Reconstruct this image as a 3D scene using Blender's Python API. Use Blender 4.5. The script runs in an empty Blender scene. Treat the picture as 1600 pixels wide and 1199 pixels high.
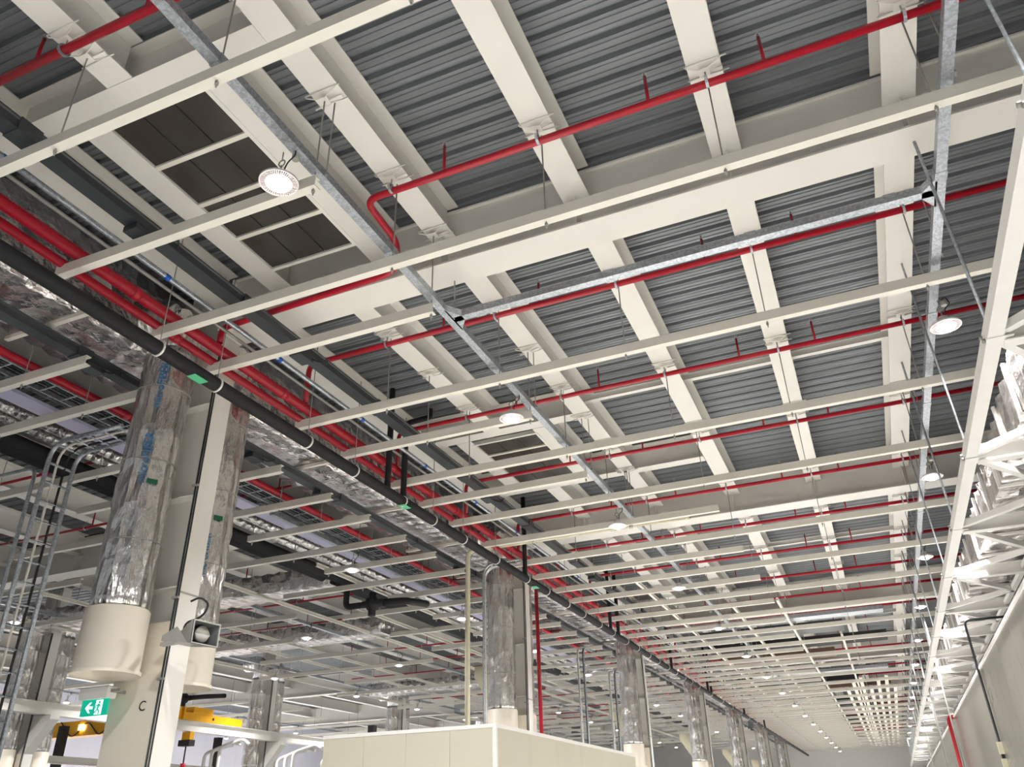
import bpy, math, random
from mathutils import Vector, Matrix
random.seed(7)
PI = math.pi
sc = bpy.context.scene
COL = sc.collection
G = 1.6            # eye height: heights below are measured from the eye, the floor lies at -G

# ------------------------------------------------------------------ camera
cam_d = bpy.data.cameras.new('camera'); cam = bpy.data.objects.new('camera', cam_d); COL.objects.link(cam)
R = ((0.91831303, -0.21028997, -0.33537935), (0.39515085, 0.43645668, 0.80830772), (-0.02360044, -0.87480495, 0.48390012))
cam.matrix_world = Matrix(((R[0][0], -R[0][1], -R[0][2], 0), (R[1][0], -R[1][1], -R[1][2], 0), (R[2][0], -R[2][1], -R[2][2], G), (0, 0, 0, 1)))
cam_d.sensor_fit = 'HORIZONTAL'; cam_d.sensor_width = 36; cam_d.lens = 1246.47 / 1600 * 36
cam_d.clip_start = 0.05; cam_d.clip_end = 400
sc.camera = cam

# ------------------------------------------------------------------ world, exposure
w = bpy.data.worlds.new('hall_ambient_fill'); sc.world = w; w.use_nodes = True  # added ambient fill, entering where the hall is left unwalled
bg = w.node_tree.nodes['Background']; bg.inputs[0].default_value = (0.95, 0.97, 1.0, 1); bg.inputs[1].default_value = 0.3
vs = sc.view_settings; vs.view_transform = 'Standard'; vs.look = 'None'; vs.gamma = 1; vs.use_curve_mapping = False
vs.exposure = -0.06
LAMP_W = 260.0

# ------------------------------------------------------------------ materials
def lin(r, g, b):
    f = lambda c: c / 12.92 if c <= .04045 else ((c + .055) / 1.055) ** 2.4
    return (f(r / 255), f(g / 255), f(b / 255), 1)
def mat(name, rgb, rough=.5, metal=0, var=.06, scale=6, stretch=(1, 1, 1), bump=0, bscale=20, spec=.5, vor=False, emit=0):
    m = bpy.data.materials.new(name); m.use_nodes = True
    nt = m.node_tree; b = nt.nodes['Principled BSDF']; c = lin(*rgb)
    b.inputs['Roughness'].default_value = rough; b.inputs['Metallic'].default_value = metal
    b.inputs['Specular IOR Level'].default_value = spec
    tc = nt.nodes.new('ShaderNodeTexCoord'); mp = nt.nodes.new('ShaderNodeMapping')
    mp.inputs['Scale'].default_value = stretch; nt.links.new(tc.outputs['Object'], mp.inputs[0])
    if vor:
        n = nt.nodes.new('ShaderNodeTexVoronoi'); out = n.outputs['Color']
        n.inputs['Scale'].default_value = scale
    else:
        n = nt.nodes.new('ShaderNodeTexNoise'); out = n.outputs[0]
        n.inputs['Scale'].default_value = scale; n.inputs['Detail'].default_value = 4
    nt.links.new(mp.outputs[0], n.inputs['Vector'])
    bw = nt.nodes.new('ShaderNodeRGBToBW'); nt.links.new(out, bw.inputs[0])
    rp = nt.nodes.new('ShaderNodeValToRGB'); nt.links.new(bw.outputs[0], rp.inputs[0])
    rp.color_ramp.elements[0].position = .25; rp.color_ramp.elements[1].position = .75
    rp.color_ramp.elements[0].color = tuple(x * (1 - var) for x in c[:3]) + (1,)
    rp.color_ramp.elements[1].color = tuple(min(1, x * (1 + var)) for x in c[:3]) + (1,)
    nt.links.new(rp.outputs[0], b.inputs['Base Color'])
    if bump:
        n2 = nt.nodes.new('ShaderNodeTexNoise'); n2.inputs['Scale'].default_value = bscale; n2.inputs['Detail'].default_value = 5
        nt.links.new(mp.outputs[0], n2.inputs['Vector'])
        bp = nt.nodes.new('ShaderNodeBump'); bp.inputs['Strength'].default_value = bump; bp.inputs['Distance'].default_value = .05
        nt.links.new(n2.outputs[0], bp.inputs['Height']); nt.links.new(bp.outputs[0], b.inputs['Normal'])
    if emit:
        nt.links.new(rp.outputs[0], b.inputs['Emission Color']); b.inputs['Emission Strength'].default_value = emit
    return m
def foil_mat(name, quilt, rgb, rough, strength, stretch=(1, 1, 1)):
    m = bpy.data.materials.new(name); m.use_nodes = True
    nt = m.node_tree; b = nt.nodes['Principled BSDF']
    b.inputs['Base Color'].default_value = lin(*rgb); b.inputs['Metallic'].default_value = 1; b.inputs['Roughness'].default_value = rough
    tc = nt.nodes.new('ShaderNodeTexCoord')
    v = nt.nodes.new('ShaderNodeTexVoronoi'); v.inputs['Scale'].default_value = quilt; v.inputs['Randomness'].default_value = .45
    n = nt.nodes.new('ShaderNodeTexNoise'); n.inputs['Scale'].default_value = quilt * 2.2; n.inputs['Detail'].default_value = 5
    mp = nt.nodes.new('ShaderNodeMapping'); mp.inputs['Scale'].default_value = stretch; nt.links.new(tc.outputs['Object'], mp.inputs[0])
    for q in (v, n): nt.links.new(mp.outputs[0], q.inputs['Vector'])
    a = nt.nodes.new('ShaderNodeMath'); a.operation = 'MULTIPLY_ADD'
    nt.links.new(n.outputs[0], a.inputs[0]); a.inputs[1].default_value = .55; nt.links.new(v.outputs['Distance'], a.inputs[2])
    bp = nt.nodes.new('ShaderNodeBump'); bp.inputs['Strength'].default_value = strength; bp.inputs['Distance'].default_value = .12
    nt.links.new(a.outputs[0], bp.inputs['Height']); nt.links.new(bp.outputs[0], b.inputs['Normal'])
    return m
def emis(name, rgb, s):
    m = bpy.data.materials.new(name); m.use_nodes = True
    b = m.node_tree.nodes['Principled BSDF']; b.inputs['Base Color'].default_value = lin(*rgb)
    b.inputs['Emission Color'].default_value = lin(*rgb); b.inputs['Emission Strength'].default_value = s
    return m
M = dict(
    cream=mat('cream_steel_paint', (234, 231, 224), .5, var=.02, scale=2),
    channel=mat('cream_channel_paint', (229, 225, 214), .5, var=.02, scale=3),
    deck=mat('galvanised_deck', (124, 128, 132), .5, .35, var=.2, scale=3, stretch=(.12, 3, 3)),
    galv=mat('galvanised_steel', (176, 182, 188), .38, .75, var=.18, scale=45, vor=True),
    zinc=mat('zinc_rod', (158, 157, 152), .45, .3, var=.1),
    red=mat('red_pipe_paint', (176, 20, 42), .32, var=.05),
    black=mat('black_foam_insulation', (34, 34, 36), .75, var=.15, scale=15, bump=.1),
    tray=mat('dark_grey_busbar_paint', (50, 55, 58), .42, var=.08),
    foil=foil_mat('foil_jacket', 4.2, (236, 234, 231), .25, .7, (1.7, 1.7, .42)), foilduct=foil_mat('foil_duct_wrap', 3.0, (226, 222, 220), .26, 1.0),
    vent=mat('smoked_vent_glass', (62, 58, 54), .25, var=.1, scale=2),
    panel=mat('sandwich_panel', (200, 195, 178), .45, var=.03, scale=1.2),
    wall=mat('wall_panel', (130, 127, 119), .25, var=.03, scale=1.2),
    bouncefloor=mat('floor_bounce_white', (240, 238, 234), .5, var=.05, scale=1),  # unseen floor, whitened to bounce lamp light up to the ceiling
    darkfloor=mat('floor_bounce_dimmed', (118, 119, 120), .5, var=.08, scale=1),  # unseen floor, darkened to cut the light bounced upward
    white=mat('white_steel_paint', (238, 236, 232), .4, var=.02),
    sleeve=mat('ivory_duct_sleeve', (228, 219, 203), .45, var=.03, scale=2),
    grey=mat('grey_speaker_plastic', (168, 166, 160), .5, var=.04),
    dgrey=mat('dark_speaker_throat', (92, 94, 94), .5, var=.05),
    yellow=mat('crane_yellow_paint', (244, 176, 12), .4, var=.06),
    blue=mat('blue_tape', (24, 90, 190), .5), bluetxt=mat('blue_print', (52, 118, 168), .5),
    green=mat('green_label', (16, 92, 66), .5), ltgreen=mat('light_green_label', (90, 190, 140), .5),
    ink=mat('black_ink', (30, 28, 28), .6), lilac=mat('lilac_duct_board', (188, 186, 214), .5, var=.04),
    ring=mat('lamp_ring_aluminium', (235, 228, 228), .35, .3), lamp=emis('lamp_lens', (255, 250, 246), 22),
    exit=emis('exit_green', (0, 158, 128), .9), exitw=emis('exit_white', (225, 250, 255), 1.1),
    led=emis('warm_lamp', (255, 240, 215), 12),
    brown=mat('brown_duct_paint', (112, 84, 70), .5, var=.08),
    ivory=mat('ivory_pipe', (212, 205, 178), .45, var=.04),
    bwhite=mat('bluish_white_wall', (226, 226, 240), .5, var=.02, scale=1),
)

# ------------------------------------------------------------------ mesh helpers
class MB:
    def __init__(s): s.v = []; s.f = []; s.sm = []
    def face(s, idx, smooth=False): s.f.append(tuple(idx)); s.sm.append(smooth)
    def box(s, x0, x1, y0, y1, z0, z1):
        b = len(s.v)
        s.v += [(x0, y0, z0), (x1, y0, z0), (x1, y1, z0), (x0, y1, z0), (x0, y0, z1), (x1, y0, z1), (x1, y1, z1), (x0, y1, z1)]
        for q in ((0, 3, 2, 1), (4, 5, 6, 7), (0, 1, 5, 4), (1, 2, 6, 5), (2, 3, 7, 6), (3, 0, 4, 7)): s.face([b + i for i in q])
        return s
    def prism(s, pts, axis, a, b_):
        """closed outline pts (2-D) swept along axis from a to b_"""
        n = len(pts); o = len(s.v)
        def P(p, t):
            return (t, p[0], p[1]) if axis == 'x' else (p[0], t, p[1]) if axis == 'y' else (p[0], p[1], t)
        s.v += [P(p, a) for p in pts] + [P(p, b_) for p in pts]
        for i in range(n):
            j = (i + 1) % n; s.face((o + i, o + j, o + n + j, o + n + i))
        s.face([o + i for i in range(n)][::-1]); s.face([o + n + i for i in range(n)])
        return s
    def path(s, pts, r, n=12, cap=True, rf=None):
        """round tube along a polyline with mitred rings"""
        pts = [Vector(p) for p in pts]; m = len(pts)
        dirs = [(pts[i + 1] - pts[i]).normalized() for i in range(m - 1)]
        t0 = dirs[0]; ref = Vector((0, 0, 1)) if abs(t0.z) < .9 else Vector((1, 0, 0))
        u = t0.cross(ref).normalized(); o = len(s.v)
        for i in range(m):
            if i == 0: t = dirs[0]
            elif i == m - 1: t = dirs[-1]
            else: t = (dirs[i - 1] + dirs[i]).normalized()
            u = (u - t * u.dot(t)).normalized(); vv = t.cross(u)
            k = 1.0
            if 0 < i < m - 1:
                k = 1 / max(.5, math.cos(dirs[i - 1].angle(dirs[i], 0) / 2)) ** .5
            for j in range(n):
                a = 2 * PI * j / n
                rr = (rf(i, j) if rf else r) * k
                s.v.append(tuple(pts[i] + (u * math.cos(a) + vv * math.sin(a)) * rr))
        for i in range(m - 1):
            for j in range(n):
                k = (j + 1) % n
                s.face((o + i * n + j, o + i * n + k, o + (i + 1) * n + k, o + (i + 1) * n + j), True)
        if cap:
            s.face([o + j for j in range(n)][::-1]); s.face([o + (m - 1) * n + j for j in range(n)])
        return s
    def bar(s, p, q, wd, ht, up=(0, 0, 1)):
        """rectangular bar from p to q"""
        p = Vector(p); q = Vector(q); t = (q - p).normalized(); u = t.cross(Vector(up)).normalized(); vv = u.cross(t)
        o = len(s.v)
        for e in (p, q):
            for a, b_ in ((-1, -1), (1, -1), (1, 1), (-1, 1)): s.v.append(tuple(e + u * a * wd / 2 + vv * b_ * ht / 2))
        for k in range(4):
            j = (k + 1) % 4; s.face((o + k, o + j, o + 4 + j, o + 4 + k))
        s.face((o + 3, o + 2, o + 1, o)); s.face((o + 4, o + 5, o + 6, o + 7))
        return s
    def ring(s, c, r0, r1, z0, z1, n=36):
        """flat annulus of height z0..z1"""
        o = len(s.v)
        for j in range(n):
            a = 2 * PI * j / n; ca, sa = math.cos(a), math.sin(a)
            for r, z in ((r0, z0), (r1, z0), (r1, z1), (r0, z1)): s.v.append((c[0] + r * ca, c[1] + r * sa, c[2] + z))
        for j in range(n):
            k = (j + 1) % n
            for e in range(4):
                f = (e + 1) % 4; s.face((o + j * 4 + e, o + k * 4 + e, o + k * 4 + f, o + j * 4 + f)[::-1])
        return s
    def mesh(s, name, m):
        me = bpy.data.meshes.new(name); me.from_pydata(s.v, [], s.f); me.materials.append(m)
        me.polygons.foreach_set('use_smooth', s.sm); me.update()
        return me
def fillet(pts, r, n=6):
    pts = [Vector(p) for p in pts]; out = [pts[0]]
    for a, b, c in zip(pts, pts[1:], pts[2:]):
        d0 = (a - b).normalized(); d1 = (c - b).normalized()
        L = min(r, (a - b).length * .49, (c - b).length * .49)
        p0, p1 = b + d0 * L, b + d1 * L
        for i in range(n + 1):
            t = i / n; out.append(p0 * (1 - t) ** 2 + b * 2 * t * (1 - t) + p1 * t * t)
    return out + [pts[-1]]
def thing(name, label, cat, loc, group=None, rz=0):
    o = bpy.data.objects.new(name, None); COL.objects.link(o); o.empty_display_size = .1
    o.location = (loc[0], loc[1], loc[2] + G); o.rotation_euler = (0, 0, rz)
    o['label'] = label; o['category'] = cat
    if group: o['group'] = group
    if name.endswith('column'): o['kind'] = 'thing'
    return o
def tag(o, label, cat, group=None):
    o['label'] = label; o['category'] = cat
    if group: o['group'] = group
    if o.name.split('.')[0].endswith(('beam', 'column', 'girder')): o['kind'] = 'thing'
    return o
def put(name, me, parent=None, loc=(0, 0, 0), rot=None, label=None):
    o = bpy.data.objects.new(name, me); COL.objects.link(o)
    if parent is not None: o.parent = parent; o.location = loc
    else: o.location = (loc[0], loc[1], loc[2] + G)
    if rot: o.rotation_euler = rot
    if label: o['label'] = label
    return o
def part(name, mb, m, parent, label=None, loc=(0, 0, 0)):
    return put(name, mb.mesh(name, M[m]), parent, loc, label=label)
def solo(name, mb, m, label, cat, loc=(0, 0, 0), group=None):
    return tag(put(name, mb.mesh(name, M[m]), None, loc), label, cat, group)
def struct(name, mb, m, loc=(0, 0, 0)):
    o = put(name, mb.mesh(name, M[m]), None, loc); o['kind'] = 'structure'; return o
def dup(root, loc, label=None):
    r = root.copy(); COL.objects.link(r); r.location = (loc[0], loc[1], loc[2] + G)
    if label: r['label'] = label
    for ch in list(root.children):
        c = ch.copy(); COL.objects.link(c); c.parent = r
        for g in ch.children:
            d = g.copy(); COL.objects.link(d); d.parent = c
    return r
ORD = 'first second third fourth fifth sixth seventh eighth ninth tenth eleventh twelfth thirteenth fourteenth fifteenth sixteenth seventeenth eighteenth nineteenth twentieth'.split()
TENS = {2: 'twenty', 3: 'thirty', 4: 'forty'}
def nth(i):      # 0 -> first
    n = i + 1
    if n <= 20: return ORD[n - 1]
    t, u = divmod(n, 10)
    return TENS[t] + '-' + ORD[u - 1] if u else {3: 'thirtieth', 4: 'fortieth'}[t]
def gsect(wd, ht, tf, tw, wt=.1):
    a, b, c = wd / 2, tw / 2, wt / 2
    return [(-a, 0), (a, 0), (a, tf), (b, tf), (b, ht - tf), (c, ht - tf), (c, ht), (-c, ht), (-c, ht - tf), (-b, ht - tf), (-b, tf), (-a, tf)]
def isect(wd, ht, tf, tw):   # I outline, bottom centre at 0
    a, b = wd / 2, tw / 2
    return [(-a, 0), (a, 0), (a, tf), (b, tf), (b, ht - tf), (a, ht - tf), (a, ht), (-a, ht), (-a, ht - tf), (-b, ht - tf), (-b, tf), (-a, tf)]
def text_mesh(txt, size, m, name):
    cu = bpy.data.curves.new(name, 'FONT'); cu.body = txt; cu.size = size; cu.extrude = .001; cu.align_x = 'CENTER'; cu.align_y = 'CENTER'
    ob = bpy.data.objects.new(name, cu); COL.objects.link(ob)
    dg = bpy.context.evaluated_depsgraph_get(); dg.update()
    me = bpy.data.meshes.new_from_object(ob.evaluated_get(dg)); bpy.data.objects.remove(ob)
    me.materials.clear(); me.materials.append(M[m]); return me

# ------------------------------------------------------------------ main dimensions
BX = [-7.35 + 1.776 * i for i in range(6)]                # secondary beams of the main bay
LBX = [-9.126, -11.2, -13.65, -16.1, -18.55, -21.0]              # of the left bay
ZB, ZD, ZG = 6.5, 7.05, 6.03                              # beam soffit, deck soffit, girder soffit
GYL = [3.82 + 10.78 * k for k in range(8)]              # girders of the left bays
GY = [7.15 + 10.78 * k for k in range(8)]                 # girders
YF, YE = 88.0, -4.0
XL, XR = -40.0, 4.3
CX = -7.6                                                 # column line
LCX = -23.5

# ------------------------------------------------------------------ structure
struct('floor', MB().box(-8, XR, -22, YF, -.1, 0), 'bouncefloor', (0, 0, -G))  # floor below view, near-white to throw lamp light upward
struct('floor_2', MB().box(-26, -8, -22, YF, -.1, 0), 'darkfloor', (0, 0, -G))  # unseen strip, darkened so the left bay ceiling gets less bounce
struct('floor_3', MB().box(XL, -26, -22, YF, -.1, 0), 'bouncefloor', (0, 0, -G))  # unseen strip, kept near-white to brighten the far left wall
d = MB(); o0 = None; y = YE; pr = [(0, 0), (.03, 0), (.037, .012), (.05, .012), (.057, 0), (.115, 0), (.122, .012), (.135, .012), (.142, 0), (.185, 0), (.205, .06), (.25, .06)]
ys = []
while y < YF:
    for a, b in pr: ys.append((y + a, b))
    y += .27
for i, (yy, zz) in enumerate(ys):
    d.v += [(XL, yy, ZD + zz), (XR, yy, ZD + zz)]
    if i: d.face((2 * i - 2, 2 * i, 2 * i + 1, 2 * i - 1))
struct('ceiling', d, 'deck')
struct('added_roof_backing', MB().box(XL, XR, YE, YF, ZD + .1, ZD + .2), 'tray')  # unseen dark slab added above the deck so girder gaps stay dark
def panel_wall(name, axis, pos, a, b, z0, z1, mm, pitch, gap=.006, t=.1):
    mb = MB(); n = max(1, round((b - a) / pitch)); st = (b - a) / n
    for i in range(n):
        p, q = a + i * st + gap, a + (i + 1) * st - gap
        if axis == 'x': mb.box(pos, pos + t, p, q, z0, z1)
        else: mb.box(p, q, pos, pos + t, z0, z1)
    if axis == 'x': mb.box(pos + .012, pos + t - .004, a, b, z0, z1 - .004)
    else: mb.box(a, b, pos + .012, pos + t - .004, z0, z1 - .004)
    return struct(name, mb, mm)
WX, WZ = 2.1, 2.56
panel_wall('wall_right', 'x', WX, 5, YF - .2, -G, WZ, 'wall', .95)
panel_wall('wall_right_upper', 'x', XR, YE, YF, -G, ZD, 'wall', 1.1)
panel_wall('wall_far', 'y', YF, XL, XR, -G, ZD, 'white', 2.7, .03)
panel_wall('wall_left', 'x', XL - .1, 14, YF, -G, ZD, 'bwhite', 3.0, .01)
struct('trim_1', MB().box(-.03, .13, 0, YF - 5.3, 0, .05), 'white', (WX, 5, WZ))

# ------------------------------------------------------------------ girders, beams, struts
def girder(x0, x1, y, z0, h, wd, label, group, nx, name='steel_girder'):
    L = x1 - x0
    o = solo(name, MB().prism(gsect(wd, h, .025, .016), 'x', 0, L), 'cream', label, 'girder', (x0, y, z0), group)
    st = MB().box(-.006, .006, -.2, .2, .026, ZB - ZG - .02).mesh('stiffener', M['cream'])
    for xx in nx: put('stiffener', st, o, (xx - x0, 0, 0))
    return o
for k, gy in enumerate(GY):
    girder(-7.22, XR - .02, gy, ZG, ZD - ZG - .05, .46, f'deep cream girder across the main bay, {nth(k)} one back from the camera', 'cream girders across the main bay', BX[1:])
for k, gy in enumerate(GYL):
    girder(LCX + .4, -9.45, gy, ZG, ZD - ZG - .05, .46, f'deep cream girder across the bay left of the columns, {nth(k)} one back from the camera', 'cream girders across the left bay', LBX[1:])
    girder(XL, LCX - .4, gy, ZG, ZD - ZG - .05, .46, f'deep cream girder beyond the second column line, {nth(k)} one back from the camera', 'cream girders beyond the second columns', [])
WHICH = ['along the pipe-rack column line', 'first right of the column line', 'second right of the column line', 'third right of the column line', 'fourth right of the column line', 'rightmost, beside the truss']
BAYN = ['nearest bay'] + [f'{nth(k)} bay behind the nearest' for k in range(8)]
def beam(x, y0, y1, label, group, name='steel_beam'):
    return solo(name, MB().prism(isect(.325, ZD - ZB - .004, .016, .012), 'y', 0, y1 - y0), 'cream', label, 'beam', (x, y0, ZB), group)
ends = [YE] + [g for g in GY] + [YF]
for k in range(len(ends) - 1):
    y0, y1 = ends[k] + .055, ends[k + 1] - .055
    for i, x in enumerate(BX):
        spans = [(y0, y1, '')]
        if i == 1 and k == 0: spans = [(y0, 3.54, '')]
        if i == 1 and k == 1: spans = [(y0, 12.4, ''), (15.66, y1, 'cream roof beam behind the far dark vent, first right of the column line')]
        for a, b, ex in spans:
            beam(x, a, b, ex or f'cream roof beam of the {BAYN[k]}, {WHICH[i]}', 'cream roof beams of the main bay')
for k in range(len(GYL)):
    y0, y1 = GYL[k] + .055, ([*GYL, YF])[k + 1] - .055
    for i, x in enumerate((-28, -31, -34.5)):
        beam(x, y0, y1, f'cream roof beam beyond the second column line, {nth(i)} one out, {BAYN[k]}', 'cream roof beams beyond the second columns')
    for i, x in enumerate(LBX[1:]):
        beam(x, y0, y1, f'cream roof beam left of the column line, {nth(i)} one out, {BAYN[k]}', 'cream roof beams of the left bay')
for j, (ya, yb, tx) in enumerate(((3.56, 7.13, 'near'), (12.4, 15.4, 'far'))):
    for x, sd in ((-6.3, 'left'), (-4.7, 'right')):
        beam(x, ya + .26, yb, f'cream curb beam on the {sd} edge of the {tx} dark roof vent', 'curb beams beside the roof vents', 'curb_beam')
for x0, x1, y, tx in ((-7.18, -3.97, 3.68, 'in front of the near dark roof vent'), (-7.18, -3.97, 12.53, 'in front of the far dark roof vent'), (-7.18, -2.2, 15.53, 'behind the far dark roof vent')):
    solo('trimmer_beam', MB().prism(isect(.26, ZD - ZB - .02, .016, .012), 'x', 0, x1 - x0), 'cream', 'cream trimmer beam ' + tx, 'beam', (x0, y, ZB + .008), 'trimmer beams at the roof vents')
strut_n = 0
for k in range(len(GY) - 1):
    ym = GY[k] + 5.35
    for i in range(1, 5):
        if k == 0 and i in (1,): continue
        solo('cross_strut', MB().prism(isect(.1, .12, .008, .008), 'x', 0, 1.75), 'cream', f'thin cream strut mid-bay, {nth(i - 1)} beam gap from the columns, behind {nth(k)} girder', 'strut', (BX[i] + .013, ym, 6.74), 'thin struts between the roof beams')
# dark vents
def vent(x0, x1, y0, y1, rows, label):
    t = thing('roof_vent', label, 'vent', (x0, y0, ZB - .01), 'dark roof vents'); W, D = x1 - x0, y1 - y0
    for r in range(3):
        part('vent_panel', MB().box(W * r / 3 + .008, W * (r + 1) / 3 - .008, 0, D, .03, .05), 'vent', t)
    part('frame', MB().box(-.05, 0, -.05, D + .05, 0, .08).box(W, W + .05, -.05, D + .05, 0, .08).box(0, W, -.05, 0, 0, .08).box(0, W, D, D + .05, 0, .08), 'cream', t)
    for r in range(1, rows): part('cross_bar', MB().box(0, W, D * r / rows - .03, D * r / rows + .03, .002, .03), 'channel', t)
    part('upstand', MB().box(0, W, 0, D, .06, .09), 'zinc', t)
vent(-6.13, -4.88, 3.92, 6.6, 4, 'large dark-panelled roof vent above the nearest lamp')
vent(-6.13, -4.88, 12.87, 15.15, 4, 'smaller dark-panelled roof vent behind the second lamp')

# ------------------------------------------------------------------ hangers shared by pipes and channels
cl = MB()
for yy in (-.09, .09):
    cl.path([(-.17, yy, -.012), (.23, yy, -.012)], .008, 6)
    cl.path([(-.18, yy, -.012), (-.16, yy * .9, -.035), (-.06, yy * .5, -.06), (.04, yy * .5, -.06), (.15, yy * .9, -.03), (.18, yy, -.012)], .007, 6)
cl.bar((.17, .05, -.016), (-.02, .03, -.062), .045, .006)
cl.bar((-.06, 0, -.062), (.05, 0, -.062), .1, .006)
CLAMP = cl.mesh('beam_clamp', M['cream'])
def rod_mesh(L): return MB().path([(0, 0, 0), (0, 0, -L)], .008, 6).path([(0, 0, -L + .03), (0, 0, -L + .06)], .017, 6).mesh('hanger_rod', M['zinc'])
ROD_CH = rod_mesh(ZB - 5.2 - .03)
ROD_PIPE = rod_mesh(ZB - 6.3 - .03)
ROD_TR = rod_mesh(ZB - 5.45)
CLIP = MB().ring((0, 0, 0), .052, .062, -.014, .014, 18).mesh('pipe_clip', M['galv'])

# ------------------------------------------------------------------ cream channels hung across the hall
CZ, CH = 5.27, .125
cpro = [(-.045, 0), (.045, 0), (.045, .014), (-.033, .014), (-.033, CH - .012), (.03, CH - .012), (.03, CH), (-.045, CH)]
NOBEAM = lambda hx, y: abs(hx - BX[1]) < .2 and (3.6 < y < 7.0 or 12.4 < y < 15.6)
def channel(x0, x1, y, hang, label, group, clamps, z=CZ):
    o = solo('hung_channel', MB().prism(cpro, 'x', 0, x1 - x0), 'channel', label, 'channel', (x0, y, z), group)
    for hx in hang:
        if not x0 < hx < x1 or NOBEAM(hx, y): continue
        put('hanger_rod', ROD_CH, o, (hx - x0, 0, ZB - .04 - z))
        if clamps and hx != -9.52: put('beam_clamp', CLAMP, o, (hx - x0, 0, ZB - z))
    return o
LONG = [3.17, 5.88, 8.72, 11.42, 13.75]; SHORT = [4.52, 6.84, 9.93, 12.51, 15.3]
while LONG[-1] < 82: LONG.append(16.99 + 2.7 * (len(LONG) - 5))
while SHORT[-1] < 80: SHORT.append(18.25 + 2.7 * (len(SHORT) - 5))
for i, y in enumerate(LONG):
    x0 = -7.15 if i else -7.12
    channel(x0, 2.4, y, BX[1:], f'long cream channel from the black pipe to the truss, {nth(i)} from the camera', 'long cream channels of the main bay', i in (0, 4))
for i, y in enumerate(SHORT):
    channel(-7.15, -3.8 if i < 4 else -2.03, y, BX[1:] + [-3.84], f'short cream channel reaching right from the black pipe, {nth(i)} from the camera', 'short cream channels of the main bay', y < 30)
LH = [-9.52] + LBX[1:3]
LL = [5.99, 8.75, 11.4, 14.1] + [16.9 + 2.7 * k for k in range(24)]
LS = [6.96, 9.95, 12.69, 15.43, 18.3] + [20.8 + 2.7 * k for k in range(22)]
for i, y in enumerate(LL):
    channel(-13.6 if i > 2 else -16.5, -8.35, y, LH, f'long cream channel left of the busbar, {nth(i)} from the camera', 'long cream channels of the left bay', y < 22)
for i, y in enumerate(LS):
    channel(-11.3 if i > 1 else -13.0, -8.35, y, LH[:2], f'short cream channel left of the busbar, {nth(i)} from the camera', 'short cream channels of the left bay', y < 22)
for i in range(22):
    y = 13.4 + 2.7 * i
    channel(-22.4 if i % 2 else -20.2, -14.6 if i % 3 else -16.8, y, LBX[3:], f'cream channel deep in the left bay, {nth(i)} from the front', 'cream channels deep in the left bay', False)
for i in range(16):
    y = 21 + 3.6 * i
    channel(-36, -25.5 - (i % 3), y, [-28, -31, -34.5], f'cream channel beyond the second column line, {nth(i)} from the front', 'cream channels beyond the second columns', False)
def runner(x, y0, y1, z, label, group, wd=.07, ht=.09, m='channel', cat='channel', name='runner_channel'):
    return solo(name, MB().prism(isect(wd, ht, .01, .012), 'y', 0, y1 - y0), m, label, cat, (x, y0, z), group)
for i, x in enumerate((-5.05, -3.25, -1.98, -.6)):
    runner(x, (20, 24, 24, 30)[i], 84, CZ + CH, f'cream channel running down the hall above the cross channels, {nth(i)} from the left', 'cream runners down the main bay')
for i, x in enumerate((-11.4, -12.9, -14.4, -17.6, -19.0, -21.9)):
    runner(x, (15.2, 19, 13.5, 17, 14, 16)[i], 70, CZ + CH + .02, f'cream runner down the left bay, {nth(i)} from the columns', 'cream runners down the left bay')
for i in range(7):
    runner(-1.15 + .36 * i, 44 - 1.6 * (i % 3), 84.5, CZ + CH, f'pale strip of the dense far grid, {nth(i)} from the left', 'pale strips of the far ceiling grid', .15, .06, name='ceiling_strip', cat='ceiling strip')

# ------------------------------------------------------------------ galvanised lamp trunking
def trunk_y(x, y0, y1, z, label, group, near):
    t = thing('lamp_trunking', label, 'trunking', (x, y0, z), group)
    part('body', MB().prism([(-.05, 0), (.05, 0), (.05, .09), (-.05, .09)], 'y', 0, y1 - y0), 'galv', t)
    cp = MB().box(-.056, .056, -.06, .06, -.006, .096).mesh('coupling', M['galv'])
    yy = 2.2
    while y0 + yy < min(y1, 45): put('coupling', cp, t, (0, yy, 0)); yy += 2.7
    yy = .9
    while y0 + yy < min(y1, 40): put('hanger_rod', ROD_TR, t, (.065, yy, ZB - z)); yy += 2.7
    return t
TZ = 5.47
trunk_y(-3.84, 1.0, 84, TZ, 'galvanised trunking carrying the left row of lamps', 'galvanised lamp trunking', 1)
trunk_y(1.67, 2.2, 84, TZ, 'galvanised trunking carrying the right row of lamps beside the truss', 'galvanised lamp trunking', 1)
t = thing('cross_trunking', 'galvanised trunking across the bay joining the two lamp rows', 'trunking', (-3.79, 7.34, TZ))
part('body', MB().prism([(-.05, 0), (.05, 0), (.05, .09), (-.05, .09)], 'x', 0, 5.41), 'galv', t)
for xx in (.35, 2.0, 3.6, 5.0): part('coupling', MB().box(-.06, .06, -.056, .056, -.006, .096), 'galv', t, loc=(xx, 0, 0))
part('tee_gusset', MB().prism([(-.02, -.25), (.12, -.05), (.12, .05), (-.02, .25)], 'z', .0, .085), 'galv', t)
part('tee_gusset', MB().prism([(5.43, -.25), (5.29, -.05), (5.29, .05), (5.43, .25)], 'z', .0, .085), 'galv', t)
trunk_y(-10.2, 12, 84, TZ, 'galvanised trunking over the lamp row just left of the columns', 'galvanised lamp trunking', 0)
trunk_y(-15.45, 14, 84, TZ, 'galvanised trunking over the second lamp row left of the columns', 'galvanised lamp trunking', 0)
trunk_y(-32.3, 14, 60, TZ, 'galvanised trunking over the lamp row beyond the second column line', 'galvanised lamp trunking', 0)
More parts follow.
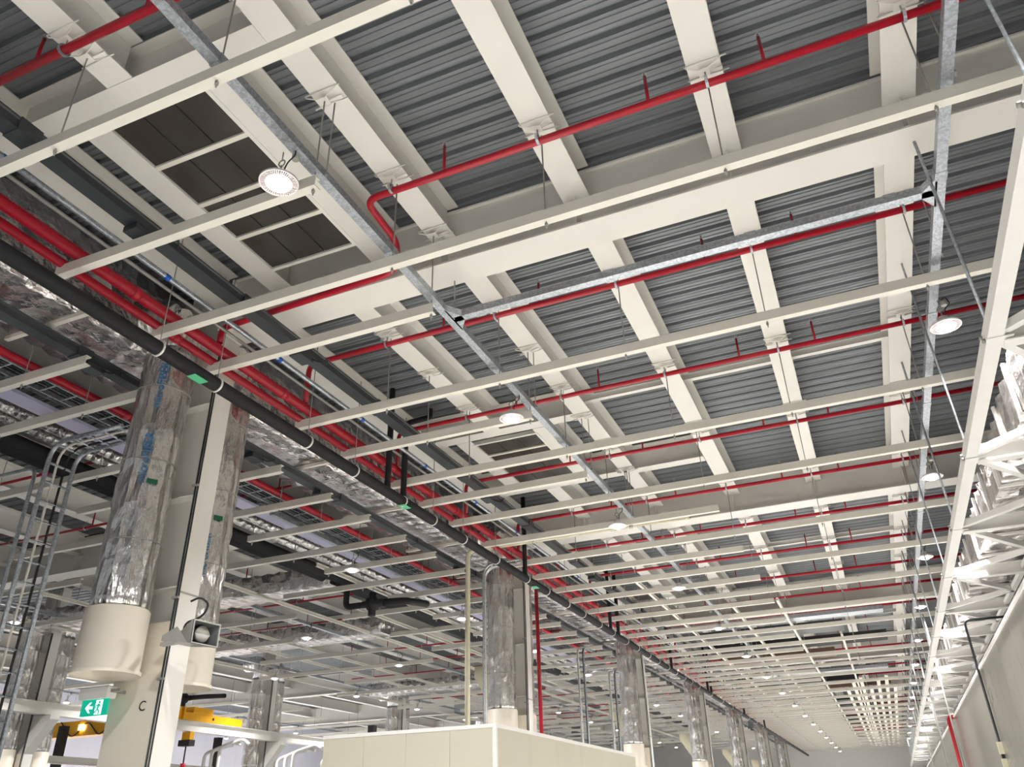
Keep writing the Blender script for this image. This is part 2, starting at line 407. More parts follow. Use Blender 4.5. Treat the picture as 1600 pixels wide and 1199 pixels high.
trunk_y(-37.5, 14, 60, TZ, 'galvanised trunking over the added fill lamp row by the left wall', 'galvanised lamp trunking', 0)  # carries only the lamps added to brighten the left wall
trunk_y(-20.9, 13, 84, TZ, 'galvanised trunking over the third lamp row left of the columns', 'galvanised lamp trunking', 0)

# ------------------------------------------------------------------ high-bay lamps
def make_lamp(label):
    t = thing('high_bay_lamp', label, 'lamp', (0, 0, 0), 'round high-bay lamps')
    mb = MB().ring((0, 0, 0), .165, .176, -.008, .012, 40)
    for j in range(48):
        a = 2 * PI * j / 48; mb.bar((.12 * math.cos(a), .12 * math.sin(a), 0), (.168 * math.cos(a), .168 * math.sin(a), 0), .007, .012)
    mb.ring((0, 0, 0), .115, .122, -.01, .014, 40)
    part('finned_ring', mb, 'ring', t)
    part('lens', MB().path([(0, 0, -.05), (0, 0, -.045), (0, 0, -.03), (0, 0, 0), (0, 0, .01)], .12, 32, rf=lambda i, j: (.02, .07, .098, .112, .112)[i]), 'lamp', t)
    part('housing', MB().path([(0, 0, .012), (0, 0, .05), (0, 0, .051), (0, 0, .12)], .1, 24, rf=lambda i, j: (.115, .1, .075, .06)[i]), 'white', t)
    hk = MB().path([(0, 0, .12), (0, 0, .2)], .01, 8)
    hk.path([(.035 * math.cos(a), 0, .235 + .035 * math.sin(a)) for a in [2 * PI * j / 12 for j in range(13)]], .007, 6)
    hk.path([(0, 0, .265), (0, 0, .37)], .006, 6)
    part('hook', hk, 'zinc', t)
    part('cable', MB().path(fillet([(.03, 0, .12), (.05, .02, .25), (.13, .02, .3), (.1, .04, .42), (.05, .06, .4)], .08), .007, 6), 'ink', t)
    part('junction_plug', MB().path([(.07, .09, .33), (.07, .09, .42)], .035, 10), 'grey', t)
    return t
LT = make_lamp('x')
def bulb(root):
    ld = LAMP
    o = bpy.data.objects.new('lamp_light', ld); COL.objects.link(o); o.parent = root; o.location = (0, 0, -.055)
LAMP = bpy.data.lights.new('lamp_light', 'AREA'); LAMP.shape = 'DISK'; LAMP.size = .22; LAMP.energy = LAMP_W; LAMP.color = (1.0, .985, .965); LAMP.spread = math.radians(125)
LZ = 5.1
def lamps(x, ys, row):
    global LT_used
    for i, y in enumerate(ys):
        lb = f'round high-bay lamp, {nth(i)} from the front in {row}'
        if not LT_used: o = LT; o.location = (x, y, LZ + G); o['label'] = lb; LT_used = True
        else: o = dup(LT, (x, y, LZ), lb)
        LL_.append(o)
LT_used = False; LL_ = []
main_y = [-1.15, 4.18, 9.47, 14.75, 20.1] + [20.1 + 5.36 * k for k in range(1, 13)]
lamps(-3.95, main_y, 'the left row of the main bay')
lamps(1.71, main_y[:15], 'the right row beside the truss')
ly = [14.92, 20.45, 25.95, 31.6, 37.0, 42.4, 47.8, 53.2, 58.6, 64, 69.4, 74.8]
lamps(-10.2, ly, 'the row just left of the columns')
lamps(-15.45, ly[1:], 'the second row left of the columns')
lamps(-20.9, ly, 'the third row left of the columns')
lamps(-32.3, [21, 26.4, 31.8, 37.2, 42.6, 48, 53.4], 'the row beyond the second column line')
lamps(-37.5, [21, 26.4, 31.8, 37.2, 42.6, 48, 53.4], 'the added fill row by the left wall')  # lamp row added to brighten the far left wall
for o in LL_: bulb(o)

# ------------------------------------------------------------------ red sprinkler pipes
PZ = 6.3
stub = MB().path([(0, 0, .03), (0, 0, .36)], .017, 8).mesh('sprinkler_stub', M['red'])
head = MB().path([(0, 0, .36), (0, 0, .41)], .012, 8).ring((0, 0, 0), .0, .022, .405, .412, 12).mesh('sprinkler_head', M['zinc'])
PY = [2.95, 5.76, 8.61, 11.32, 14.08, 16.88] + [19.58 + 2.7 * k for k in range(23)]
def sprinkler(pts, label, group, stubs, hangs, r=.042, fr=.15, clamps=True):
    x0, y0, z0 = pts[0]
    t = thing('sprinkler_pipe', label, 'pipe', (x0, y0, z0), group)
    P = [(a - x0, b - y0, c - z0) for a, b, c in pts]
    part('pipe', MB().path(fillet(P, fr) if len(P) > 2 else P, r, 12), 'red', t)
    for sx in stubs:
        s_ = put('sprinkler_stub', stub, t, (sx - x0, 0, 0)); put('sprinkler_head', head, s_)
    for hx in hangs:
        if NOBEAM(hx, y0): continue
        put('hanger_rod', ROD_PIPE, t, (hx - x0, 0, ZB - .04 - z0)); put('pipe_clip', CLIP, t, (hx - x0, 0, 0), (0, PI / 2, 0))
        if clamps: put('beam_clamp', CLAMP, t, (hx - x0, 0, ZB - z0))
    return t
for i, y in enumerate(PY):
    lb = f'red sprinkler pipe across the main bay, {nth(i)} from the camera'
    near = y < 30
    sb = [b + (.55 if j % 2 else .95) + .12 * ((i * 3 + j) % 3) for j, b in enumerate(BX[1:5])] + ([2.0] if i % 2 else [])
    if i == 1:
        sprinkler([(3.1, y, PZ), (-4.17, y + .05, PZ), (-4.22, 6.62, PZ), (-4.22, 6.62, 5.86), (-6.93, 6.72, 5.86), (-6.93, 6.72, 5.63)], 'red sprinkler pipe bending beside the lamp trunking, second from the camera', 'red sprinkler pipes of the main bay', sb[1:], BX[2:], fr=.18)
    elif i == 0:
        sprinkler([(3.1, y, PZ), (-7.0, y, PZ)], lb, 'red sprinkler pipes of the main bay', [-5.95, -4.6, -2.9, -1.1, .7], BX[1:])
    else:
        sprinkler([(3.1, y, PZ), (-6.95, y, PZ), (-6.95, y, 5.63)], lb, 'red sprinkler pipes of the main bay', sb if y < 60 else [], BX[1:] if y < 50 else [], r=.042 if i < 3 else .038, clamps=near)
for i in range(18):
    y = 9.9 + 2.695 * i
    sprinkler([(-9.65, y, PZ), (-22.9, y, PZ)], f'thin red sprinkler pipe across the left bay, {nth(i)} from the camera', 'red sprinkler pipes of the left bay', [-10.6, -12.4, -14.1, -15.9, -17.7, -19.4] if i < 12 else [], LBX[1:] if i < 8 else [], r=.03, clamps=False)

# ------------------------------------------------------------------ pipes down the hall beside the columns
def ypipe(name, x, z, r, m, label, cat, y0=-2.0, y1=84, joints=None, jm=None, jr=1.25, n=14, jname='coupling', jw=.05, start=3.0, step=2.7):
    t = thing(name, label, cat, (x, y0, z))
    part('pipe', MB().path([(0, 0, 0), (0, y1 - y0, 0)], r, n), m, t)
    if joints:
        jme = MB().path([(0, -jw, 0), (0, jw, 0)], r * jr, n).mesh(jname, M[jm or m])
        yy = start
        for _ in range(joints): put(jname, jme, t, (0, yy - y0, 0)); yy += step
    return t
ypipe('fire_main', -6.96, 5.55, .072, 'red', 'thick upper red fire main running beside the columns', 'pipe', joints=20, start=2.6, step=2.75, jr=1.14)
ypipe('fire_main', -7.08, 5.42, .054, 'red', 'thinner lower red fire main running beside the columns', 'pipe', joints=20, start=3.4, step=2.75, jr=1.16)
ypipe('conduit_pipe', -6.63, 5.75, .034, 'galv', 'galvanised conduit with blue tape bands above the red mains', 'conduit', joints=12, jm='blue', jr=1.12, jw=.035, start=3.35, step=2.1, jname='blue_tape', y1=70)
ypipe('conduit_pipe', -6.83, 5.77, .022, 'zinc', 'thin grey conduit between the red mains and the blue-banded conduit', 'conduit', y1=70, n=8)
# black insulated pipe with white clamps and riser loops
bp = ypipe('insulated_pipe', -6.72, 4.88, .088, 'black', 'long black foam-insulated pipe running past the columns', 'pipe', joints=None)
rg = MB().path([(0, -.012, 0), (0, .012, 0)], .098, 18).mesh('white_clamp', M['white'])
ROD_BP = MB().path([(0, 0, .09), (0, 0, 1.6)], .006, 6).mesh('hanger_rod', M['zinc'])
for y in LONG[1:20] + SHORT[1:12]:
    put('white_clamp', rg, bp, (0, y + 2 - .25, 0))
    if min(abs(y - .25 - g) for g in GY) > .4: put('hanger_rod', ROD_BP, bp, (0, y + 2 - .25, 0))
for y in (6.25, 11.2, 17.2): part('green_label', MB().box(-.04, .09, -.11, .11, -.092, -.086), 'ltgreen', bp, loc=(0, y + 2, 0))
rs = fillet([(0, 0, .05), (.0, 0, 1.5), (-.35, .25, 1.85), (-.35, .25, 2.15)], .15)
for y, kind in ((10.68, 's'), (11.2, 'j'), (16.7, 's'), (23.3, 's'), (24.1, 's'), (31, 's'), (37.9, 's'), (38.7, 's'), (48, 's'), (56, 's')):
    P = [(0, 0, 0), (-.01, 0, .12), (-.01, 0, 1.95)] if kind == 's' else [(0, 0, 0), (-.01, 0, .12), (-.01, 0, 1.5), (.05, .75, 1.95), (.05, .75, 2.12)]
    part('riser', MB().path(fillet(P, .14), .052, 12), 'black', bp, loc=(0, y + 2, 0))
# busbar trunkings
def busbar(x, z, y0, label, boxes):
    t = thing('busbar_trunking', label, 'busbar', (x, y0, z), 'dark grey busbars')
    part('body', MB().prism([(-.09, 0), (.09, 0), (.09, .02), (.075, .03), (.075, .1), (.09, .11), (.09, .13), (-.09, .13), (-.09, .11), (-.075, .1), (-.075, .03), (-.09, .02)], 'y', 0, 84 - y0), 'tray', t)
    jm = MB().box(-.1, .1, -.11, .11, -.01, .14).mesh('joint_cover', M['tray'])
    for i in range(18): put('joint_cover', jm, t, (0, 3.1 + 3.0 * i - y0, 0))
    for yb in boxes:
        b = part('tap_off_box', MB().box(-.09, .09, -.14, .14, -.08, -.012), 'tray', t, loc=(0, yb - y0, 0))
        part('cable', MB().path(fillet([(.1, .1, -.05), (.2, .16, -.1), (.22, .3, .05), (.1, .4, .02)], .1), .01, 6), 'ink', b)
    return t
busbar(-6.0, 5.5, -2, 'dark grey busbar trunking beside the roof vent', (4.5, 7.25, 13.1, 19.5))
busbar(-8.68, 5.5, 1, 'dark grey busbar trunking left of the columns below the foil duct', (6.3, 9.6, 11.5, 17.2, 20.6, 23.2))

# ------------------------------------------------------------------ foil duct along the hall, and left bay services
def foil_box(x0, x1, y0, y1, z0, z1, nx, ny, nz, amp, seed=1):
    """a wrapped duct: box whose faces are pushed about a little like quilted foil"""
    rnd = random.Random(seed); mb = MB(); key = {}
    def V(i, j, k):
        if (i, j, k) not in key:
            e = [x0 + (x1 - x0) * i / nx, y0 + (y1 - y0) * j / ny, z0 + (z1 - z0) * k / nz]
            if 0 < j < ny:
                pin = (j % 2 == 0)
                a = (-amp if pin else amp) * (.5 + rnd.random())
                if k == 0: e[2] -= a
                if k == nz: e[2] += a
                if i == 0: e[0] -= a
                if i == nx: e[0] += a
            key[(i, j, k)] = len(mb.v); mb.v.append(tuple(e))
        return key[(i, j, k)]
    for i in range(nx):
        for j in range(ny):
            mb.face((V(i, j, 0), V(i, j + 1, 0), V(i + 1, j + 1, 0), V(i + 1, j, 0)), True)
            mb.face((V(i, j, nz), V(i + 1, j, nz), V(i + 1, j + 1, nz), V(i, j + 1, nz)), True)
    for k in range(nz):
        for j in range(ny):
            mb.face((V(0, j, k), V(0, j, k + 1), V(0, j + 1, k + 1), V(0, j + 1, k)), True)
            mb.face((V(nx, j, k), V(nx, j + 1, k), V(nx, j + 1, k + 1), V(nx, j, k + 1)), True)
        for i in range(nx):
            mb.face((V(i, 0, k), V(i + 1, 0, k), V(i + 1, 0, k + 1), V(i, 0, k + 1)))
            mb.face((V(i, ny, k), V(i, ny, k + 1), V(i + 1, ny, k + 1), V(i + 1, ny, k)))
    return mb
dt = thing('foil_duct', 'huge foil-wrapped air duct running down the hall behind the columns', 'duct', (-8.78, 0, 5.78))
part('wrapped_body', foil_box(-.6, .6, 0, 60, 0, 1.1, 8, 400, 6, .012), 'foilduct', dt)
sup = MB().box(-.72, .72, -.03, .03, -.06, -.005).mesh('support_channel', M['channel'])
for i in range(14): put('support_channel', sup, dt, (0, 5.6 + 2.62 * i, 0))
ypipe('fire_main', -9.58, 5.6, .06, 'red', 'red fire main left of the foil duct in the left bay', 'pipe', y0=3, joints=14, start=5, step=2.7, jr=1.16)
ypipe('foil_pipe', -11.1, 5.7, .1, 'foil', 'bright foil-clad pipe of the left bay, right one of two', 'pipe', y0=3, y1=60)
ypipe('foil_pipe', -11.55, 5.75, .1, 'foil', 'bright foil-clad pipe of the left bay, left one of two', 'pipe', y0=3, y1=60)
ypipe('insulated_pipe', -11.95, 5.62, .13, 'black', 'black insulated pipe of the left bay, right one of two', 'pipe', y0=3, y1=60)
ypipe('insulated_pipe', -12.35, 5.68, .13, 'black', 'black insulated pipe of the left bay, left one of two', 'pipe', y0=3, y1=60)
solo('duct_board', MB().box(-.17, .17, 0, 50, 0, .05), 'lilac', 'pale lilac flat board duct in the left bay beside the ladder trays', 'duct', (-10.62, 4, 5.62))
def ladder_y(x, z, y0, y1, wd, label, group):
    t = thing('cable_ladder', label, 'cable ladder', (x, y0, z), group); L = y1 - y0
    for s in (-1, 1): part('side_rail', MB().box(s * wd / 2 - .012, s * wd / 2 + .012, 0, L, 0, .07), 'galv', t)
    rg = MB().box(-wd / 2, wd / 2, -.012, .012, .01, .03).mesh('rung', M['galv'])
    n = min(90, int(L / .35))
    for i in range(n): put('rung', rg, t, (0, .2 + i * .35, 0))
    for i in range(3): part('cable', MB().path([(-.1 + .08 * i, 0, .045), (-.1 + .08 * i, L, .045)], .014, 6), 'ink', t)
    return t
ladder_y(-9.95, 5.62, 4, 34, .34, 'galvanised cable ladder left of the red main', 'cable ladders of the left bay')
ladder_y(-10.3, 5.75, 4, 34, .3, 'galvanised cable ladder beside the lilac duct board', 'cable ladders of the left bay')
def riser_ladder(pts, wd, axis, label, rungs, loc, group='cable ladders turning down to the floor'):
    """ladder following a polyline; axis = direction across the ladder"""
    t = thing('riser_ladder', label, 'cable ladder', loc, group)
    A = Vector(axis); F = fillet(pts, .3, 5)
    for s in (-1, 1):
        mb = MB()
        P = [p + A * (s * wd / 2) for p in F]
        mb.path(P, .026 if wd < .4 else .034, 8); part('side_rail', mb, 'galv', t)
    # rungs along the path
    acc = 0; nxt = .1; n = 0
    for a, b in zip(F, F[1:]):
        L = (b - a).length
        while nxt <= acc + L and n < rungs:
            c = a.lerp(b, (nxt - acc) / L); part('rung', MB().path([c - A * wd / 2, c + A * wd / 2], .02, 6), 'galv', t); nxt += .3; n += 1
        acc += L
    for i in (-1, 1): part('cable', MB().path([p + A * (.07 * i) for p in F], .02, 6), 'ink' if i > 0 else 'channel', t)
    return t
riser_ladder([(1.4, 0, 0), (0, 0, 0), (0, 0, -6.8)], .44, (0, 1, 0), 'galvanised cable ladder bending down to the floor, left edge of the picture', 28, (-10.74, 7.72, 5.28))
solo('conduit_pipe', MB().path(fillet([(-2.2, 0, 0), (0, 0, 0), (0, 0, -6.7)], .2), .03, 8), 'galv', 'galvanised conduit bending down just left of the cable ladder, left edge', 'conduit', (-11.4, 7.8, 5.12))
riser_ladder([(.9, 0, 0), (0, 0, 0), (0, 0, -6.8)], .3, (.3, -.95, 0), 'galvanised cable ladder bending down beside the second column', 28, (-7.62, 16.4, 5.2))
riser_ladder([(0, .8, 0), (0, 0, 0), (0, 0, -6.2)], .2, (1, 0, 0), 'galvanised cable ladder dropping behind the white room, left one', 24, (-7.95, 24, 4.7))
riser_ladder([(0, .8, 0), (0, 0, 0), (0, 0, -5.8)], .2, (1, 0, 0), 'galvanised cable ladder dropping behind the white room, right one', 24, (-7.45, 25.5, 4.2))
t = thing('ivory_pipe', 'ivory pipe crossing the bay then dropping left of the second column', 'pipe', (-7.84, 16, -G))
part('pipe', MB().path(fillet([(0, 0, 0), (0, 0, 7.1), (5.1, 0, 7.1)], .2), .055, 12), 'ivory', t)
for xx in (1.6, 3.4, 5.0): part('coupling', MB().path([(xx, 0, 7.1), (xx + .1, 0, 7.1)], .068, 12), 'ivory', t)
solo('fire_riser', MB().path([(0, 0, 0), (0, 0, 7.0)], .045, 10), 'red', 'red vertical fire riser on the right side of the second column', 'pipe', (-7.1, 18.3, -G))

# ------------------------------------------------------------------ cross foil ducts of the left bay
def xduct(x0, x1, y, z, wd, ht, label):
    t = thing('foil_duct', label, 'duct', (x0, y, z), 'foil ducts across the left bay')
    b = foil_box(0, ht, 0, x1 - x0, 0, wd, 3, int((x1 - x0) / .2), 4, .012, 5)
    b.v = [(p[1], p[2], p[0]) for p in b.v]; b.f = [f for f in b.f]
    part('wrapped_body', b, 'foilduct', t); return t
xduct(-23.2, -12.1, 16.75, 5.46, .85, .5, 'foil-wrapped duct across the left bay at the first column')
xduct(-23.0, -14.0, 22.3, 5.46, .8, .5, 'foil-wrapped duct across the left bay behind the first lamps')
xduct(-22.0, -9.5, 34.0, 5.46, .8, .5, 'foil-wrapped duct across the left bay far behind the white room')

# ------------------------------------------------------------------ columns with their foil pipes
def wobble(seed, r, amp):
    rnd = random.Random(seed); tab = {}
    def f(i, j):
        if (i, j) not in tab: tab[(i, j)] = r + amp * (rnd.random() - .5) * 2 + (-.6 * amp if i % 5 == 0 else .3 * amp)
        return tab[(i, j)]
    return f
FOILM = {}
def foil_stack_mesh(z0, z1, r):
    n = int((z1 - z0) / .11)
    return MB().path([(0, 0, z0 + (z1 - z0) * i / n) for i in range(n + 1)], r, 28, rf=wobble(int(r * 1000), r, .011)).mesh('foil_jacket', M['foil'])
def sleeve_mesh(z0, z1, r):
    mb = MB(); P = [(0, 0, z0), (0, 0, z0 + .04), (0, 0, z0 + .041), (0, 0, z1 - .02), (0, 0, z1)]
    mb.path(P, r, 32, cap=False, rf=lambda i, j: (r * 1.06, r * 1.06, r, r, r * .95)[i])
    mb.path([(0, 0, z0 + .3), (0, 0, z0 + .31)], r * .97, 32)
    return mb.mesh('sleeve', M['sleeve'])
SLV, FOI = sleeve_mesh(3.13, 3.84, .345), foil_stack_mesh(3.83, 7.2, .32)
ELB = MB().path(fillet([(0, 0, 7.18), (0, 0, 7.82), (-.75, 0, 7.82)], .5), .31, 24).mesh('elbow', M['foil'])
tie = MB().ring((0, 0, 0), .322, .33, -.006, .006, 28).mesh('tie_wire', M['zinc'])
def foil_pipe_down(x, y, label, detail=None):
    t = thing('foil_downpipe', label, 'duct', (x, y, -G), 'foil-wrapped downpipes at the columns')
    put('sleeve', SLV, t); f = put('foil_jacket', FOI, t); put('elbow', ELB, t)
    for k in range(3): put('tie_wire', tie, f, (0, 0, 4.6 + 1.0 * k))
    return t
def column(x, y, label, group, hw=.355, hd=.16):
    t = thing('steel_column', label, 'column', (x, y, -G), group)
    part('shaft', MB().box(-hw, -hw + .03, -hd, hd, 0, 8.6).box(hw - .03, hw, -hd, hd, 0, 8.6).box(-hw + .03, hw - .03, -.01, .01, 0, 8.6), 'cream', t)
    part('cover_panel', MB().box(-hw - .02, hw - .004, -hd - .008, -hd + .01, 0, 3.75), 'sleeve', t)
    st = MB().box(-hw + .03, hw - .03, -hd + .005, -.01, 0, .015).mesh('stiffener', M['cream'])
    for z in (4.15, 5.3, 6.6, 7.6): put('stiffener', st, t, (0, 0, z))
    part('conduit', MB().path([(hw - .01, -hd - .02, 0), (hw - .01, -hd - .02, 7.4)], .012, 6).path([(hw + .02, -hd - .01, 0), (hw + .02, -hd - .01, 7.4)], .01, 6), 'tray', t)
    for z in (1.7, 3.1, 4.0, 5.4): part('cable_clip', MB().box(hw - .06, hw + .035, -hd - .04, -hd - .008, z, z + .025), 'zinc', t)
    part('tie_band', MB().box(hw, hw + .006, -hd, hd, 4.08, 4.1), 'zinc', t)
    return t
cols = []
for k in range(7):
    y = 7.25 + 10.78 * k
    c = column(CX, y, f'cream steel column of the near line, {nth(k)} one down the hall', 'cream columns of the near line'); cols.append(c)
    foil_pipe_down(CX - .1, y - .55, f'foil-wrapped downpipe on the front of the {nth(k)} near column')
    foil_pipe_down(CX - .1, y + .57, f'foil-wrapped downpipe behind the {nth(k)} near column')
    if k >= 1:
        mb = MB().prism([(-.6, 0), (-.6, -.25), (-.05, -1.1), (-.05, .0)], 'y', -.25, .25)
        solo('crane_bracket', mb, 'ivory', f'tapered cream bracket on the left of the {nth(k)} near column', 'bracket', (CX - .38, y + .1, 3.45 if k > 1 else 3.3), 'tapered crane brackets')
for k in range(1, 6):
    y = 7.25 + 10.78 * k
    solo('crane_bracket', MB().prism([(0, 0), (.75, 0), (.75, -.12), (0, -1.0)], 'y', -.16, .16), 'cream', f'cream runway bracket on the right of the {nth(k - 1)} far left column', 'bracket', (LCX + .36, y, 3.16), 'runway brackets on the far left columns')
    column(LCX, y, f'cream steel column of the far left line, {nth(k - 1)} one in view', 'cream columns of the far left line')
    for s, tx in ((-1, 'front'), (1, 'back')):
        o = foil_pipe_down(LCX, y + s * .56, f'foil-wrapped downpipe on the {tx} of the {nth(k - 1)} far left column')
# lettering
C1 = cols[0]
put('letter_C', text_mesh('C', .15, 'ink', 'letter_mark'), C1, (.13, -.172, 2.84), (PI / 2, 0, 0), 'black letter C painted on the column').name = 'letter_mark'
fps = [o for o in bpy.data.objects if o.name.startswith('foil_downpipe')]
pf, pb = fps[0], fps[1]
def wrap_text(parent, ang, z, size, r=.335):
    o = put('printed_name', text_mesh('microFIBER', size, 'bluetxt', 'printed_name'), parent, (r * math.cos(ang), r * math.sin(ang), z), None, 'blue printed lettering')
    # text reads upwards, facing outwards
    out = Vector((math.cos(ang), math.sin(ang), 0)); up = Vector((0, 0, 1)); left = out.cross(up)
    o.matrix_parent_inverse = Matrix.Identity(4)
    m = Matrix((( up.x, left.x * -1, out.x), (up.y, -left.y, out.y), (up.z, -left.z, out.z))).to_4x4()
    xa = up; za = out; ya = za.cross(xa)
    m = Matrix(((xa.x, ya.x, za.x), (xa.y, ya.y, za.y), (xa.z, ya.z, za.z)))
    o.rotation_euler = m.to_euler(); return o
wrap_text(pf, math.radians(-52), 5.6, .14); wrap_text(pf, math.radians(-52), 6.6, .14)
wrap_text(pb, math.radians(-40), 4.7, .12)
for prn, ang, z in ((pf, -30, 5.3), (pb, -25, 5.2)):
    a = math.radians(ang); o = part('green_label', MB().box(-.06, .06, -.003, .003, -.03, .03), 'green', prn, loc=(.338 * math.cos(a), .338 * math.sin(a), z)); o.rotation_euler = (0, 0, a + PI / 2)

# exit sign
t = thing('exit_sign', 'green illuminated exit sign with white arrow beside the near column', 'sign', (-7.98, 6.9, 1.3))
part('housing', MB().prism([(-.06, .03), (.06, .03), (.07, .1), (.06, .15), (-.06, .15), (-.07, .1)], 'x', -.21, .21), 'white', t)
part('sign_panel', MB().box(-.195, .195, -.012, .012, -.14, .03), 'exit', t)
part('arrow', MB().prism([(-.13, -.055), (-.07, .0), (-.045, .0), (-.085, -.04), (-.02, -.04), (-.02, -.07), (-.085, -.07), (-.045, -.11), (-.07, -.11)], 'y', -.016, -.0125), 'exitw', t)
part('doorway', MB().box(.02, .12, -.0155, -.0125, -.13, .02), 'exitw', t)
fig = MB().path([(.075, -.015, -.003), (.075, -.018, -.003)], .014, 12)
for p, q, wdt in (((.07, -.017, -.02), (.06, -.017, -.07), .022), ((.06, -.017, -.07), (.09, -.017, -.1), .014), ((.09, -.017, -.1), (.08, -.017, -.128), .013), ((.06, -.017, -.07), (.04, -.017, -.1), .014), ((.04, -.017, -.1), (.012, -.017, -.115), .013), ((.07, -.017, -.025), (.1, -.017, -.05), .011), ((.07, -.017, -.025), (.035, -.017, -.04), .011), ((.035, -.017, -.04), (.03, -.017, -.065), .01)):
    fig.bar(p, q, .003, wdt, (0, 0, 1))
part('running_figure', fig, 'exit', t)
part('mounting_arm', MB().box(.19, .34, -.02, .02, .09, .12).box(.2, .22, .0, .2, .09, .12), 'zinc', t)

# horn speaker
t = thing('horn_speaker', 'grey square horn speaker bracketed to the near column', 'speaker', (-6.7, 6.91, 1.9), rz=math.radians(84))
def frus(mb, a, b):   # a, b = (y, half width, half height) rectangles facing -y
    o = len(mb.v)
    for y, hw_, hh in (a, b): mb.v += [(-hw_, y, -hh), (hw_, y, -hh), (hw_, y, hh), (-hw_, y, hh)]
    for k in range(4):
        j = (k + 1) % 4; mb.face((o + k, o + j, o + 4 + j, o + 4 + k))
    return mb
ho = MB(); frus(ho, (-.16, .185, .125), (-.13, .185, .125)); frus(ho, (-.13, .185, .125), (.16, .07, .06)); ho.box(-.07, .07, .16, .26, -.06, .06)
for e in ((-.185, -.172, -.125, .125), (.172, .185, -.125, .125)): ho.box(e[0], e[1], -.16, -.14, e[2], e[3])
for e in ((-.125, -.112), (.112, .125)): ho.box(-.172, .172, -.16, -.14, e[0], e[1])
part('horn', ho, 'grey', t)
th = MB(); frus(th, (-.145, .172, .112), (.02, .1, .08)); th.box(-.1, .1, .02, .03, -.08, .08)
part('throat', th, 'dgrey', t)
dr = MB().path([(0, .02, 0), (0, -.05, 0), (0, -.1, 0), (0, -.101, 0), (0, -.06, 0)], .08, 24, rf=lambda i, j: (.05, .075, .09, .082, .03)[i])
part('driver_cone', dr, 'grey', t)
part('phase_plug', MB().path([(0, -.06, 0), (0, -.1, 0)], .022, 12), 'dgrey', t)
part('bracket', MB().prism([(-.1, -.11), (.3, -.06), (.3, .0), (.08, .07)], 'x', -.2, -.192).prism([(-.1, -.11), (.3, -.06), (.3, .0), (.08, .07)], 'x', .192, .2).box(-.2, .2, .29, .3, -.06, .0).box(-.03, .03, .3, .53, -.06, -.02), 'grey', t)
part('cable', MB().path(fillet([(0, .22, .06), (.0, .2, .16), (.14, .1, .24), (.2, .1, .4), (.1, .16, .46), (.02, .2, .4)], .12), .012, 8), 'ink', t)

# ------------------------------------------------------------------ white room box, crane and far left things
t = thing('white_room', 'ivory sandwich-panel room standing in the aisle, top corner in view', 'room', (-3.58, 7.95, -G))
H = .9 + G
fr = MB(); n = 4
for i in range(n): fr.box(-2.06 + i * .515 + .0012, -2.06 + (i + 1) * .515 - .0012, 0, .05, 0, H - .03)
part('front_panel', fr, 'panel', t)
sd = MB()
for i in range(6): sd.box(-.05, 0, .05 + i * .86 + .0012, .05 + (i + 1) * .86 - .0012, 0, H - .03)
part('side_panel', sd, 'panel', t)
part('side_panel', MB().box(-2.06, -2.01, .05, 5.2, 0, H - .03), 'panel', t)
part('roof_panel', MB().box(-2.05, -.005, .005, 5.2, H - .03, H - .005), 'panel', t)
part('edge_trim', MB().box(-.03, .0085, -.0085, .03, 0, H + .004).box(-2.07, .008, -.008, .02, H - .035, H).box(-.02, .008, -.008, 5.2, H - .035, H), 'white', t)
r = runner(-22.8, 15, 60, 3.18, 'cream crane runway girder in front of the far left columns', None, .3, .34, 'cream', 'crane runway', 'crane_runway')
t = thing('crane_bridge', 'yellow travelling crane bridge seen left of the near column', 'crane', (-31, 22.4, 3.1))
part('bridge_girder', MB().box(0, 7.5, -.25, .25, 0, .5), 'yellow', t)
part('lamp_unit', MB().box(4.85, 5.1, -.3, -.26, .18, .36), 'led', t)
part('cable', MB().path(fillet([(3.9, -.27, .5), (4.6, -.27, -.1), (5.2, -.27, .5), (5.9, -.27, -.1), (6.4, -.27, .5)], .3), .02, 6), 'ink', t)
t = thing('crane_carriage', 'yellow crane end carriage on the runway right of the near column', 'crane', (-22.8, 22.9, 3.53))
part('carriage_body', MB().box(-.15, .15, 0, 3.6, .0, .26), 'yellow', t)
part('motor', MB().box(-.2, .2, .9, 1.9, .26, .46), 'yellow', t)
part('wheel_mark', MB().path([(.15, 2.0, .13), (.16, 2.0, .13)], .05, 12), 'ink', t)
part('cable_festoon', MB().box(-.25, .25, -.1, .0, 0, .4).box(-.25, .25, .18, .26, 0, .4).box(-.25, .25, .4, .48, 0, .42), 'yellow', t)
t = thing('chain_hoist', 'small dark chain hoist with red lamp hanging under the crane runway', 'hoist', (-22.8, 23.9, 2.7))
part('hoist_body', MB().box(-.25, .25, -.14, .14, 0, .2), 'ink', t)
part('trolley', MB().box(-.16, .2, -.1, .1, .2, .46), 'yellow', t)
part('chain', MB().path([(0, 0, 0), (0, 0, -.55)], .025, 8), 'ink', t)
part('pendant_lamp', MB().path([(0, 0, -.55), (0, 0, -.75)], .09, 12), 'red', t)
